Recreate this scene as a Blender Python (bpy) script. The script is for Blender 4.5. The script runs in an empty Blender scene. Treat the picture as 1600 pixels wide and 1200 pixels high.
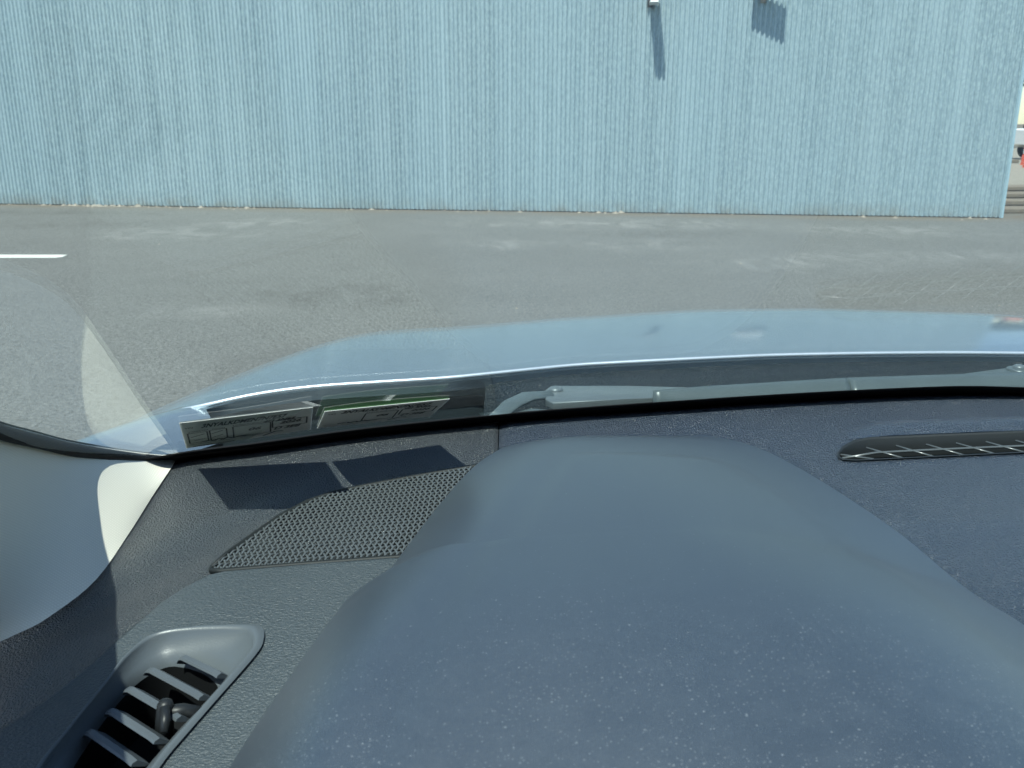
import bpy, bmesh, math, random
from mathutils import Vector, Matrix
random.seed(7)
sc = bpy.context.scene
C = sc.collection
R = math.radians

# ------------------------------------------------------------------ camera
cam_d = bpy.data.cameras.new('camera')
cam = bpy.data.objects.new('camera', cam_d)
C.objects.link(cam)
cam.location = (0, 0, 1.35)
cam.rotation_euler = (R(90 - 16.21), 0, 0)
cam_d.sensor_width = 36
cam_d.lens = 31.73
cam_d.clip_start = 0.02
cam_d.clip_end = 900
cam_d.dof.use_dof = True
cam_d.dof.focus_distance = 1.05
cam_d.dof.aperture_fstop = 20.0
sc.camera = cam

# ------------------------------------------------------------------ sky and sun
SUN = Vector((0.20, 0.45, -1.0)).normalized()
world = bpy.data.worlds.new('World')
sc.world = world
world.use_nodes = True
wn = world.node_tree.nodes
wl = world.node_tree.links
sky = wn.new('ShaderNodeTexSky')
sky.sky_type = 'NISHITA'
sky.sun_disc = False
sky.sun_elevation = math.asin(-SUN.z)
sky.sun_rotation = math.atan2(-SUN.x, -SUN.y)
sky.air_density = 1.0
sky.dust_density = 0.3
sky.ozone_density = 2.0
wn['Background'].inputs['Strength'].default_value = 0.13
wl.new(sky.outputs[0], wn['Background'].inputs['Color'])
sun_d = bpy.data.lights.new('sun', 'SUN')
sun_d.energy = 5.0
sun_d.angle = R(0.5)
sun_d.color = (1.0, 0.97, 0.92)
sun = bpy.data.objects.new('sun', sun_d)
C.objects.link(sun)
sun.location = (-5, -8, 20)
sun.rotation_euler = SUN.to_track_quat('-Z', 'Y').to_euler()
sc.view_settings.view_transform = 'Standard'
sc.view_settings.look = 'None'
sc.view_settings.exposure = 0.70
sc.view_settings.gamma = 1.0
sc.render.resolution_x, sc.render.resolution_y = 1024, 768
sc.cycles.max_bounces = 6
sc.cycles.diffuse_bounces = 3
sc.cycles.glossy_bounces = 3
sc.cycles.transmission_bounces = 2
sc.cycles.transparent_max_bounces = 12
sc.cycles.use_adaptive_sampling = True
sc.cycles.adaptive_threshold = 0.02
sc.cycles.caustics_reflective = False
sc.cycles.caustics_refractive = False
sc.cycles.sample_clamp_indirect = 6.0

# ------------------------------------------------------------------ helpers
S = 1.2                       # car modelling units to metres
EYE = 1.35
def W(p):
    return Vector((S * p[0], S * p[1], S * p[2] + EYE))

def setp(o, label=None, cat=None, group=None, kind=None):
    if label: o['label'] = label
    if cat: o['category'] = cat
    if group: o['group'] = group
    if kind: o['kind'] = kind
    return o

def empty(name, loc=(0, 0, 0)):
    o = bpy.data.objects.new(name, None)
    o.empty_display_size = 0.2
    C.objects.link(o)
    o.location = loc
    return o

def adopt(o, parent):
    if parent is not None:
        o.parent = parent
        if parent.type == 'EMPTY':
            o.matrix_parent_inverse = Matrix.Translation(-parent.location)
    return o

def link(name, me, mat, parent=None, smooth=True):
    if mat: me.materials.append(mat)
    if smooth:
        for p in me.polygons: p.use_smooth = True
    o = bpy.data.objects.new(name, me)
    C.objects.link(o)
    return adopt(o, parent)

def pyobj(name, vs, fs, mat, parent=None, smooth=True):
    me = bpy.data.meshes.new(name)
    me.from_pydata([tuple(v) for v in vs], [], fs)
    me.validate(); me.update()
    return link(name, me, mat, parent, smooth)

def bmobj(name, bm, mat, parent=None, smooth=True, recalc=True):
    if recalc: bmesh.ops.recalc_face_normals(bm, faces=bm.faces)
    me = bpy.data.meshes.new(name)
    bm.to_mesh(me); bm.free()
    return link(name, me, mat, parent, smooth)

def grid_faces(nu, nv, wrap=False, base=0):
    fs = []
    for j in range(nv - 1):
        for i in range(nu if wrap else nu - 1):
            a = base + j * nu + i
            b = base + j * nu + (i + 1) % nu
            fs.append((a, b, b + nu, a + nu))
    return fs

def lerp(a, b, t): return a + (b - a) * t
def interp(x, xs, ys):
    if x <= xs[0]: return ys[0]
    for i in range(1, len(xs)):
        if x <= xs[i]:
            t = (x - xs[i-1]) / (xs[i] - xs[i-1])
            return ys[i-1] + (ys[i] - ys[i-1]) * t
    return ys[-1]
def spl(x, xs, ys):
    """Catmull-Rom style smooth interpolation (monotone inputs)."""
    n = len(xs)
    if x <= xs[0]: return ys[0]
    if x >= xs[-1]: return ys[-1]
    i = 0
    while x > xs[i+1]: i += 1
    def m(k):
        if k == 0: return (ys[1]-ys[0])/(xs[1]-xs[0])
        if k == n-1: return (ys[-1]-ys[-2])/(xs[-1]-xs[-2])
        return (ys[k+1]-ys[k-1])/(xs[k+1]-xs[k-1])
    h = xs[i+1]-xs[i]; t = (x-xs[i])/h
    return ((2*t**3-3*t**2+1)*ys[i] + (t**3-2*t**2+t)*h*m(i) + (-2*t**3+3*t**2)*ys[i+1] + (t**3-t**2)*h*m(i+1))
def sstep(a, b, x):
    t = min(1, max(0, (x - a) / (b - a)))
    return t * t * (3 - 2 * t)

def tube(name, pts, rad, mat, parent, n=8, flat=1.0):
    """Swept round bar through world points; rad number or list."""
    vs = []; k = len(pts)
    for i, p in enumerate(pts):
        p = Vector(p)
        t = (Vector(pts[min(i+1, k-1)]) - Vector(pts[max(i-1, 0)])).normalized()
        up = Vector((0, 0, 1)) if abs(t.z) < 0.95 else Vector((0, 1, 0))
        a = t.cross(up).normalized(); b = a.cross(t).normalized()
        r = rad[i] if isinstance(rad, (list, tuple)) else rad
        for q in range(n):
            an = 2 * math.pi * q / n
            vs.append(p + a * (r * math.cos(an)) + b * (r * flat * math.sin(an)))
    fs = grid_faces(n, k, True)
    fs.append(tuple(range(n))[::-1]); fs.append(tuple(range((k-1)*n, k*n)))
    return pyobj(name, vs, fs, mat, parent)

def prism_bm(bm, outline, bottom, top, bevel=0.0, seg=2):
    """outline: world (x,y); bottom / top: numbers or functions of (x,y)"""
    fb = bottom if callable(bottom) else (lambda x, y: bottom)
    ft = top if callable(top) else (lambda x, y: top)
    lo = [bm.verts.new((x, y, fb(x, y))) for x, y in outline]
    hi = [bm.verts.new((x, y, ft(x, y))) for x, y in outline]
    n = len(outline)
    bm.faces.new(lo[::-1]); tf = bm.faces.new(hi)
    for i in range(n):
        bm.faces.new((lo[i], lo[(i+1) % n], hi[(i+1) % n], hi[i]))
    if bevel:
        bmesh.ops.bevel(bm, geom=list(tf.edges), offset=bevel, segments=seg, affect='EDGES', profile=0.5)
def prism(name, outline, bottom, top, mat, parent, bevel=0.0, seg=2, smooth=False):
    bm = bmesh.new(); prism_bm(bm, outline, bottom, top, bevel, seg)
    return bmobj(name, bm, mat, parent, smooth)

def box(name, lo, hi, mat, parent=None, bevel=0.0, smooth=False):
    bm = bmesh.new()
    bmesh.ops.create_cube(bm, size=1)
    for v in bm.verts:
        v.co = Vector([lo[i] + (hi[i]-lo[i]) * (v.co[i] + .5) for i in range(3)])
    if bevel: bmesh.ops.bevel(bm, geom=list(bm.edges), offset=bevel, segments=2, affect='EDGES', profile=0.5)
    return bmobj(name, bm, mat, parent, smooth)

def disc(name, c, r, h, mat, parent, n=20, dome=0.0, axis=None):
    vs = []; rings = [(0, r), (h*.6, r), (h, r*.8)] + ([(h+dome, r*.35)] if dome else [])
    for z, rr in rings:
        for q in range(n):
            a = 2*math.pi*q/n; vs.append(Vector((rr*math.cos(a), rr*math.sin(a), z)))
    fs = grid_faces(n, len(rings), True) + [tuple(range((len(rings)-1)*n, len(rings)*n))]
    if axis is not None:
        M = Vector(axis).to_track_quat('Z', 'Y').to_matrix(); vs = [M @ v for v in vs]
    return pyobj(name, [Vector(c) + v for v in vs], fs, mat, parent)

# ------------------------------------------------------------------ materials
class NT:
    def __init__(s, name):
        s.m = bpy.data.materials.new(name); s.m.use_nodes = True
        s.n = s.m.node_tree.nodes; s.l = s.m.node_tree.links
        s.p = s.n['Principled BSDF']; s.out = s.n['Material Output']
        s.co = s.n.new('ShaderNodeTexCoord').outputs['Object']
    def add(s, t, **k):
        nd = s.n.new(t)
        for a, b in k.items(): setattr(nd, a, b)
        return nd
    def set(s, nd, name, v):
        i = nd.inputs[name]
        if hasattr(v, 'links') or isinstance(v, bpy.types.NodeSocket): s.l.new(v, i)
        else: i.default_value = v
    def P(s, **k):
        for a, v in k.items():
            a = a.replace('_', ' ')
            if a in ('Base Color', 'Coat Tint') and isinstance(v, tuple) and len(v) == 3: v = (*v, 1)
            s.set(s.p, a, v)
    def mapping(s, scale=(1, 1, 1), loc=(0, 0, 0), rot=(0, 0, 0), co=None):
        m = s.add('ShaderNodeMapping'); s.l.new(co or s.co, m.inputs[0])
        m.inputs['Scale'].default_value = scale; m.inputs['Location'].default_value = loc; m.inputs['Rotation'].default_value = rot
        return m.outputs[0]
    def noise(s, scale, detail=3, rough=.5, co=None, dist=0):
        t = s.add('ShaderNodeTexNoise'); s.l.new(co or s.co, t.inputs['Vector'])
        t.inputs['Scale'].default_value = scale; t.inputs['Detail'].default_value = detail
        t.inputs['Roughness'].default_value = rough; t.inputs['Distortion'].default_value = dist
        return t.outputs['Fac']
    def voro(s, scale, feature='F1', co=None, rnd=1.0):
        t = s.add('ShaderNodeTexVoronoi', feature=feature); s.l.new(co or s.co, t.inputs['Vector'])
        t.inputs['Scale'].default_value = scale; t.inputs['Randomness'].default_value = rnd
        return t
    def math(s, op, a, b=0.0, clamp=False):
        t = s.add('ShaderNodeMath', operation=op, use_clamp=clamp); s.set(t, 0, a); s.set(t, 1, b); return t.outputs[0]
    def ramp(s, f, stops):
        t = s.add('ShaderNodeValToRGB'); s.l.new(f, t.inputs[0]); e = t.color_ramp.elements
        while len(e) < len(stops): e.new(0.5)
        for i, (p, c) in enumerate(stops):
            e[i].position = p; e[i].color = (*c, 1) if not isinstance(c, (int, float)) else (c, c, c, 1)
        return t.outputs[0]
    def mix(s, f, a, b, mode='MIX'):
        t = s.add('ShaderNodeMix', data_type='RGBA', blend_type=mode)
        s.set(t, 0, f)
        for idx, v in ((6, a), (7, b)):
            if isinstance(v, tuple): t.inputs[idx].default_value = (*v, 1) if len(v) == 3 else v
            else: s.l.new(v, t.inputs[idx])
        return t.outputs[2]
    def warp(s, co, scale, amt):
        t = s.add('ShaderNodeTexNoise'); s.l.new(co, t.inputs['Vector']); t.inputs['Scale'].default_value = scale; t.inputs['Detail'].default_value = 5
        a = s.add('ShaderNodeVectorMath', operation='MULTIPLY_ADD'); s.l.new(t.outputs['Color'], a.inputs[0]); a.inputs[1].default_value = (amt, amt, amt); s.l.new(co, a.inputs[2])
        return a.outputs[0]
    def bump(s, h, strength, dist, prev=None):
        t = s.add('ShaderNodeBump'); s.l.new(h, t.inputs['Height'])
        t.inputs['Strength'].default_value = strength; t.inputs['Distance'].default_value = dist
        if prev is not None: s.l.new(prev, t.inputs['Normal'])
        return t.outputs[0]

def plain(name, col, rough=.5, metal=0.0, spec=.5, coat=0.0, var=0.12, vs=30):
    t = NT(name)
    f = t.noise(vs, 4, .6)
    c = t.mix(f, tuple(x*(1-var) for x in col), tuple(min(1, x*(1+var)) for x in col))
    t.P(Base_Color=c, Roughness=rough, Metallic=metal, Specular_IOR_Level=spec, Coat_Weight=coat)
    return t.m

def grained(name, col, rough, gscale, gstr, gdist, spec=.5, dust=0.0, stretch=(1, 1, 1), coat=0.0):
    """Moulded dashboard plastic with a leather-like grain and a little settled dust."""
    t = NT(name)
    co = t.mapping(stretch)
    v = t.voro(gscale, 'SMOOTH_F1', co)
    n = t.noise(gscale*.9, 2, .6, co, .6)
    n2 = t.noise(gscale*2.6, 2, .6, co)
    h = t.math('ADD', t.math('MULTIPLY', v.outputs['Distance'], .8), t.math('ADD', t.math('MULTIPLY', n, .8), t.math('MULTIPLY', n2, .35)))
    nm = t.bump(h, gstr, gdist)
    big = t.noise(9, 4, .6)
    c = t.mix(big, tuple(x*.88 for x in col), tuple(x*1.12 for x in col))
    if dust:
        sp = t.voro(420, 'F1'); spm = t.ramp(sp.outputs['Distance'], [(.10, 1.0), (.22, 0.0)])
        pick = t.math('GREATER_THAN', t.add_sep(sp.outputs['Color']) if hasattr(t, 'add_sep') else sp.outputs['Color'], 1 - dust*.10)
        c = t.mix(t.math('MULTIPLY', spm, pick), c, (.42, .45, .46))
    t.P(Base_Color=c, Roughness=t.math('ADD', t.math('MULTIPLY', big, .12), rough - .06), Specular_IOR_Level=spec, Normal=nm, Coat_Weight=coat, Coat_Roughness=.18, Coat_IOR=1.65, Coat_Normal=nm)
    return t.m

M = {}
M['pad'] = grained('dash_pad_plastic', (.040, .048, .055), .48, 640, 1.0, .0030, .5, coat=.9)
M['pad_r'] = grained('dash_centre_plastic', (.023, .039, .064), .48, 600, 1.0, .0030, .6, coat=.9)
M['panel'] = grained('vent_panel_plastic', (.056, .070, .078), .42, 420, .8, .0014, .55, stretch=(1, 1.7, 1))
M['cowl'] = grained('cowl_plastic', (.010, .017, .019), .65, 240, 1.0, .0060, .12, coat=.5)
M['cowl_end'] = plain('cowl_end_plastic', (.012, .018, .021), .35)
M['black'] = plain('black_rubber', (.006, .006, .007), .7, spec=.25)
M['void'] = plain('vent_duct_black', (.008, .009, .010), .8, spec=.15)
M['vent'] = grained('vent_frame_plastic', (.098, .114, .125), .36, 900, .16, .0004, .5)
M['slat'] = plain('slat_plastic', (.085, .098, .108), .38)
M['knob'] = plain('knob_plastic', (.016, .018, .020), .42, spec=.35)
M['wire'] = plain('grille_plastic', (.085, .095, .098), .26, spec=.8)
M['frit'] = plain('black_ceramic_band', (.003, .003, .004), .6, spec=.1)
M['headliner'] = plain('headliner_fabric', (.62, .61, .57), .9, spec=.1)
M['cabin'] = plain('cabin_trim_dark', (.10, .10, .10), .7, spec=.3)
M['seat'] = plain('seat_fabric', (.30, .29, .27), .9, spec=.2)
M['arm'] = plain('wiper_arm_paint', (.14, .172, .178), .36, metal=.25, coat=.2)
M['blade'] = plain('wiper_blade_rubber', (.095, .125, .13), .34, metal=.15)

def hood_cluster_mat():
    t = NT('cluster_hood_softtouch')
    big = t.noise(7, 4, .6)
    c = t.mix(big, (.009, .017, .027), (.011, .021, .032))
    # settled dust: small pale specks, denser towards the driver's edge
    y = t.add('ShaderNodeSeparateXYZ'); t.l.new(t.co, y.inputs[0])
    near = t.ramp(t.math('MULTIPLY', t.math('SUBTRACT', .95, y.outputs['Y']), 1.25, True), [(.30, .02), (.54, .06), (.68, .45), (.80, .95)])
    clump = t.ramp(t.noise(26, 3, .6), [(.40, .25), (.62, 1.0)])
    for sc_, rad, lim in ((300, .26, .7), (560, .34, 1.0)):
        v = t.voro(sc_, 'F1')
        sp = t.add('ShaderNodeSeparateColor'); t.l.new(v.outputs['Color'], sp.inputs[0])
        spot = t.ramp(v.outputs['Distance'], [(rad*.15, 1.0), (rad, 0.0)])
        on = t.math('LESS_THAN', sp.outputs[0], t.math('MULTIPLY', t.math('MULTIPLY', near, clump), lim))
        amt = t.math('MULTIPLY', t.math('MULTIPLY', spot, on), t.math('ADD', t.math('MULTIPLY', sp.outputs[1], .42), .09))
        c = t.mix(amt, c, (.40, .43, .45))
    haze_ = t.math('MULTIPLY', t.ramp(t.noise(38, 6, .75), [(.42, 0.0), (.75, 1.0)]), t.math('MULTIPLY', near, .07))
    c = t.mix(haze_, c, (.34, .38, .41))
    n = t.noise(900, 2, .6)
    t.P(Base_Color=c, Roughness=.46, Specular_IOR_Level=.5, IOR=2.1, Coat_Weight=1.0, Coat_Roughness=.42, Coat_IOR=1.9, Normal=t.bump(n, .25, .0005))
    return t.m
M['cluster'] = hood_cluster_mat()

def fabric_mat():
    t = NT('pillar_woven_fabric')
    w1 = t.add('ShaderNodeTexWave', wave_type='BANDS', bands_direction='DIAGONAL'); t.l.new(t.mapping((1, 1, 1.3)), w1.inputs['Vector']); w1.inputs['Scale'].default_value = 190
    w2 = t.add('ShaderNodeTexWave', wave_type='BANDS', bands_direction='Z'); t.l.new(t.co, w2.inputs['Vector']); w2.inputs['Scale'].default_value = 240
    h = t.math('MULTIPLY', w1.outputs['Fac'], w2.outputs['Fac'])
    c = t.mix(h, (.82, .77, .66), (.91, .87, .76))
    t.P(Base_Color=c, Roughness=.85, Specular_IOR_Level=.2, Normal=t.bump(h, .25, .0006))
    return t.m
M['pillar'] = fabric_mat()

def paint_mat():
    t = NT('pale_blue_metallic_paint')
    fl = t.noise(2600, 1, .5); big = t.noise(3, 4, .6)
    c = t.mix(fl, (.34, .42, .47), (.42, .50, .55))
    dirt = t.ramp(t.noise(900, 3, .7), [(.62, 0.0), (.78, .35)])
    c = t.mix(dirt, c, (.45, .46, .44))
    t.P(Base_Color=c, Metallic=.8, Roughness=t.math('ADD', t.math('MULTIPLY', big, .06), .40), Coat_Weight=1.0, Coat_Roughness=.11)
    return t.m
M['paint'] = paint_mat()

def glass_mat():
    """Sheet glass: clear, faintly green, mirror share growing towards grazing angles."""
    t = NT('windscreen_glass')
    lw = t.add('ShaderNodeLayerWeight'); lw.inputs['Blend'].default_value = .5
    f5 = t.math('POWER', lw.outputs['Facing'], 5.0)
    fr = t.math('ADD', t.math('MULTIPLY', f5, .16), .125)
    tr = t.add('ShaderNodeBsdfTransparent'); tr.inputs[0].default_value = (.915, .972, .950, 1)
    gl = t.add('ShaderNodeBsdfGlossy'); gl.inputs['Roughness'].default_value = 0.0; gl.inputs[0].default_value = (1, 1, 1, 1)
    # dust film and fine wiper scratches on the pane
    df = t.add('ShaderNodeBsdfDiffuse'); df.inputs[0].default_value = (.62, .64, .62, 1)
    film = t.ramp(t.noise(14, 5, .65), [(.35, .001), (.75, .008)])
    vd = t.add('ShaderNodeVectorMath', operation='DISTANCE'); t.l.new(t.co, vd.inputs[0]); vd.inputs[1].default_value = (.05, 1.02, 1.04)
    rad = t.add('ShaderNodeCombineXYZ'); t.l.new(vd.outputs['Value'], rad.inputs[0])
    arcs = t.math('MULTIPLY', t.ramp(t.noise(85, 3, .7, rad.outputs[0]), [(.60, 0.0), (.74, .020)]), t.ramp(t.noise(5, 3, .6), [(.45, 0.0), (.65, 1.0)]))
    film = t.math('ADD', film, arcs)
    spk = t.voro(120, 'F1'); dots = t.ramp(spk.outputs['Distance'], [(.015, .16), (.035, 0.0)])
    amt = t.math('ADD', film, dots, True)
    m1 = t.add('ShaderNodeMixShader'); t.l.new(fr, m1.inputs[0]); t.l.new(tr.outputs[0], m1.inputs[1]); t.l.new(gl.outputs[0], m1.inputs[2])
    m2 = t.add('ShaderNodeMixShader'); t.l.new(amt, m2.inputs[0]); t.l.new(m1.outputs[0], m2.inputs[1]); t.l.new(df.outputs[0], m2.inputs[2])
    t.l.new(m2.outputs[0], t.out.inputs[0]); t.n.remove(t.p)
    return t.m
M['glass'] = glass_mat()

def wall_mat():
    t = NT('weathered_blue_steel_sheet')
    oi = t.add('ShaderNodeObjectInfo')
    geo = t.add('ShaderNodeNewGeometry')
    wp = geo.outputs['Position']
    streak = t.noise(1.0, 7, .72, t.mapping((5.5, 5.5, .16), co=wp))
    fine = t.noise(1.0, 4, .7, t.mapping((34, 34, 15), co=wp))
    patch = t.noise(.55, 3, .5, wp)
    c = t.mix(t.ramp(streak, [(.30, 0.0), (.70, 1.0)]), (.185, .262, .297), (.370, .465, .500))
    c = t.mix(t.ramp(fine, [(.44, 0.0), (.64, .75)]), c, (.47, .575, .60))
    c = t.mix(t.ramp(fine, [(.30, .38), (.46, 0.0)]), c, (.17, .245, .27))
    s2 = t.noise(1.0, 4, .6, t.mapping((11, 11, .09), co=wp))
    c = t.mix(t.ramp(s2, [(.56, 0.0), (.74, .5)]), c, (.47, .575, .61))
    c = t.mix(t.math('MULTIPLY', patch, .45), c, (.33, .44, .48))
    c = t.mix(t.math('MULTIPLY', oi.outputs['Random'], .22), c, (.42, .55, .60))
    sep = t.add('ShaderNodeSeparateXYZ'); t.l.new(wp, sep.inputs[0])
    splash = t.math('MULTIPLY', t.ramp(sep.outputs['Z'], [(.02, 1.0), (.22, 0.0)]), t.ramp(t.noise(3.0, 5, .75, wp), [(.38, 0.0), (.62, .8)]))
    c = t.mix(splash, c, (.27, .29, .27))
    h = t.noise(60, 3, .6, wp)
    t.P(Base_Color=c, Metallic=.15, Roughness=t.math('ADD', t.math('MULTIPLY', fine, .25), .42), Normal=t.bump(h, .2, .002))
    return t.m
M['wall'] = wall_mat()

def asphalt_mat():
    t = NT('worn_asphalt')
    fine = t.noise(48, 5, .85); agg = t.voro(90, 'F1')
    big = t.noise(.45, 5, .6, t.mapping((.7, 1.3, 1)))
    mid = t.noise(2.2, 5, .65)
    c = t.mix(big, (.138, .139, .132), (.197, .197, .187))
    c = t.mix(t.ramp(mid, [(.35, 0.0), (.7, .5)]), c, (.136, .136, .130))
    m2 = t.noise(17, 5, .75)
    c = t.mix(t.ramp(m2, [(.30, .55), (.50, 0.0)]), c, (.088, .088, .080))
    c = t.mix(t.ramp(m2, [(.55, 0.0), (.75, .6)]), c, (.30, .30, .275))
    c = t.mix(t.ramp(fine, [(.36, .95), (.50, 0.0)]), c, (.052, .052, .048))
    c = t.mix(t.ramp(fine, [(.54, 0.0), (.70, .9)]), c, (.33, .325, .30))
    sep = t.add('ShaderNodeSeparateXYZ'); t.l.new(t.co, sep.inputs[0])
    x, y = sep.outputs['X'], sep.outputs['Y']
    wob = t.noise(2.4, 6, .72, t.mapping((1.0, .8, 1)), .8)
    scuff = t.ramp(t.noise(3.2, 6, .75, t.mapping((.8, .42, 1), rot=(0, 0, .25)), 1.2), [(.42, 0.0), (.60, 1.0)])
    def blob(cx, cy, rx, ry, rot, col, amt):
        nonlocal c
        ca, sa = math.cos(rot), math.sin(rot)
        dx = t.math('SUBTRACT', x, cx); dy = t.math('SUBTRACT', y, cy)
        u = t.math('MULTIPLY', t.math('ADD', t.math('MULTIPLY', dx, ca), t.math('MULTIPLY', dy, sa)), 1/rx)
        v = t.math('MULTIPLY', t.math('ADD', t.math('MULTIPLY', dx, -sa), t.math('MULTIPLY', dy, ca)), 1/ry)
        d = t.math('SQRT', t.math('ADD', t.math('MULTIPLY', u, u), t.math('MULTIPLY', v, v)))
        d = t.math('ADD', d, t.math('ADD', t.math('MULTIPLY', t.math('SUBTRACT', wob, .5), 3.0), t.math('MULTIPLY', t.math('SUBTRACT', m2, .5), 2.2)))
        c = t.mix(t.math('MULTIPLY', t.math('MULTIPLY', t.ramp(d, [(.1, 1.0), (1.1, 0.0)]), scuff), amt), c, col)
    pale = (.30, .295, .28)
    for a in ((-4.2, 11.5, 1.5, .9, .05), (-3.6, 12.7, 1.2, .7, .25), (-.15, 10.4, .6, .6, .0), (.6, 12.6, 1.9, .8, -.1),
              (2.2, 12.4, 1.6, .8, -.05), (1.5, 10.45, 1.1, .6, .1), (2.7, 9.0, 1.0, .7, .2), (4.8, 11.7, 1.8, .8, -.1), (-2.2, 6.6, .6, .3, .1), (4.4, 9.4, 1.2, .6, 0)):
        blob(*a, pale, .48)
    for a in ((-7.2, 14.1, 2.8, .6, -.1), (-6.0, 12.6, 2.0, .7, 0), (2.2, 11.4, 1.6, .6, 0), (-1.5, 7.2, 1.2, .8, .2)):
        blob(*a, (.080, .075, .068), .45)
    ck = t.voro(.42, 'DISTANCE_TO_EDGE', t.mapping((1, 1, 1), co=t.warp(t.co, 1.3, .35)))
    c = t.mix(t.math('MULTIPLY', t.ramp(ck.outputs['Distance'], [(.002, 1.0), (.010, 0.0)]), t.ramp(mid, [(.50, 0.0), (.7, .16)])), c, (.07, .07, .064))
    # brown grit washed up against the wall foot
    foot = t.math('SUBTRACT', t.math('ADD', y, t.math('MULTIPLY', x, .145)), 14.33)
    c = t.mix(t.math('MULTIPLY', t.ramp(t.math('ADD', foot, 1.0), [(.25, 0.0), (.95, .95)]), t.ramp(wob, [(.35, .25), (.6, 1.0)])), c, (.165, .135, .100))
    nm = t.bump(t.math('ADD', t.math('MULTIPLY', fine, .6), t.math('MULTIPLY', agg.outputs['Distance'], .6)), .6, .006)
    t.P(Base_Color=c, Roughness=.85, Specular_IOR_Level=.3, Normal=nm)
    return t.m
M['asphalt'] = asphalt_mat()
M['line'] = plain('road_line_paint', (.74, .74, .68), .7, var=.10, vs=40)
M['sand'] = plain('pale_gravel', (.27, .245, .20), .95, var=.25, vs=6)
M['white'] = plain('white_enamel', (.80, .80, .78), .35, coat=.3)
M['steel'] = plain('galvanised_steel', (.32, .34, .35), .45, metal=.6)
M['darksteel'] = plain('dark_steel', (.05, .05, .055), .5, metal=.4)
M['trim'] = plain('blue_trim_steel', (.38, .52, .58), .42, metal=.15)
M['timber'] = plain('grey_timber', (.20, .17, .135), .9, var=.3, vs=8)
M['red'] = plain('red_lens', (.55, .03, .02), .25, coat=.5)
M['window'] = plain('dark_window_glass', (.02, .03, .035), .06, spec=.8)
M['tyre'] = plain('tyre_rubber', (.02, .02, .02), .85)
M['bark'] = plain('bark', (.10, .075, .055), .9, var=.3, vs=12)
M['leaf'] = plain('leaf', (.055, .095, .030), .6, var=.4, vs=3)
M['chip'] = plain('pale_stone_chip', (.33, .29, .24), .9, var=.4, vs=12)
M['grass'] = plain('dry_grass', (.16, .19, .07), .9, var=.3, vs=10)

# ================================================================== SETTING
g = pyobj('asphalt_ground', [(-300, -200, 0), (300, -200, 0), (300, 500, 0), (-300, 500, 0)], [(0, 1, 2, 3)], M['asphalt'], smooth=False)
setp(g, 'worn grey asphalt of the parking lot', 'asphalt', kind='structure')
g2 = pyobj('gravel_lot', [(7.05, 16.0, .004), (60, 16.0, .004), (90, 120, .004), (7.05, 120, .004)], [(0, 1, 2, 3)], M['sand'], smooth=False)
setp(g2, 'pale gravel lot beyond the end of the wall', 'gravel', kind='structure')
# painted stall line
ln = prism('parking_line', [(-9.2, 9.29), (-4.70, 9.30), (-4.66, 9.35), (-4.68, 9.50), (-9.2, 9.51)], .001, .005, M['line'], None)
setp(ln, 'white painted parking line on the asphalt at the left', 'line', kind='structure')

# ---- corrugated metal building
WD = Vector((1, -.145, 0)).normalized()      # along the wall, to the right
WN = Vector((-.145, -1, 0)).normalized()     # outwards, towards the car
W0 = Vector((0, 14.33, 0))
WANG = math.atan2(WD.y, WD.x)
PITCH = .068
NR = 10
PW = PITCH * NR
WH = 6.2
bld = empty('metal_building', W0 + WD * -2)
setp(bld, 'long pale blue building clad in corrugated steel sheets', 'building')
def corr_mesh():
    n = NR * 10 + 1
    vs = []; fs = []
    rows = [0.0, 1.5, 3.1, 4.6, WH]
    for z in rows:
        for i in range(n):
            x = PW * 1.02 * i / (n - 1)
            ph = 2 * math.pi * x / PITCH
            sv = math.sin(ph)
            yy = -.0135 * (sv if sv < 0 else sv ** 0.7)
            vs.append((x, yy, z + .012))
    for j in range(len(rows) - 1):
        for i in range(n - 1):
            a = j * n + i
            fs.append((a, a + 1, a + 1 + n, a + n))
    me = bpy.data.meshes.new('wall_sheet'); me.from_pydata(vs, [], fs); me.update()
    for p in me.polygons: p.use_smooth = True
    me.materials.append(M['wall'])
    return me
cm = corr_mesh()
x_end = 7.10 / WD.x
k = 0
while True:
    u = x_end - PW * (k + 1)
    if u < -16: break
    o = bpy.data.objects.new('wall_sheet', cm); C.objects.link(o)
    pos = W0 + WD * u + WN * (.006 + (.0012 if k % 2 else 0) + random.uniform(0, .0006))
    o.location = pos; o.rotation_euler = (random.uniform(-.0008, .0008), 0, WANG + random.uniform(-.0006, .0006))
    adopt(o, bld)
    k += 1
u_left = x_end - PW * k
def wall_pt(u, out, z): 
    p = W0 + WD * u + WN * out; return Vector((p.x, p.y, z))
def wall_box(name, u0, u1, o0, o1, z0, z1, mat, parent, bevel=0.0):
    bm = bmesh.new(); bmesh.ops.create_cube(bm, size=1)
    for v in bm.verts:
        a = v.co + Vector((.5, .5, .5))
        v.co = wall_pt(lerp(u0, u1, a.x), lerp(o0, o1, a.y), lerp(z0, z1, a.z))
    if bevel: bmesh.ops.bevel(bm, geom=list(bm.edges), offset=bevel, segments=2, affect='EDGES', profile=.5)
    return bmobj(name, bm, mat, parent, False)
wall_box('wall_core', u_left, x_end - .02, -9.0, -.03, 0, WH - .05, M['steel'], bld)
wall_box('base_angle', u_left, x_end, -.028, .004, .0, .018, M['darksteel'], bld)
wall_box('corner_trim', x_end - .004, x_end + .045, -.12, .014, .008, WH, M['trim'], bld, .004)
wall_box('gutter', u_left, x_end + .12, -.02, .16, WH, WH + .14, M['trim'], bld, .01)

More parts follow.
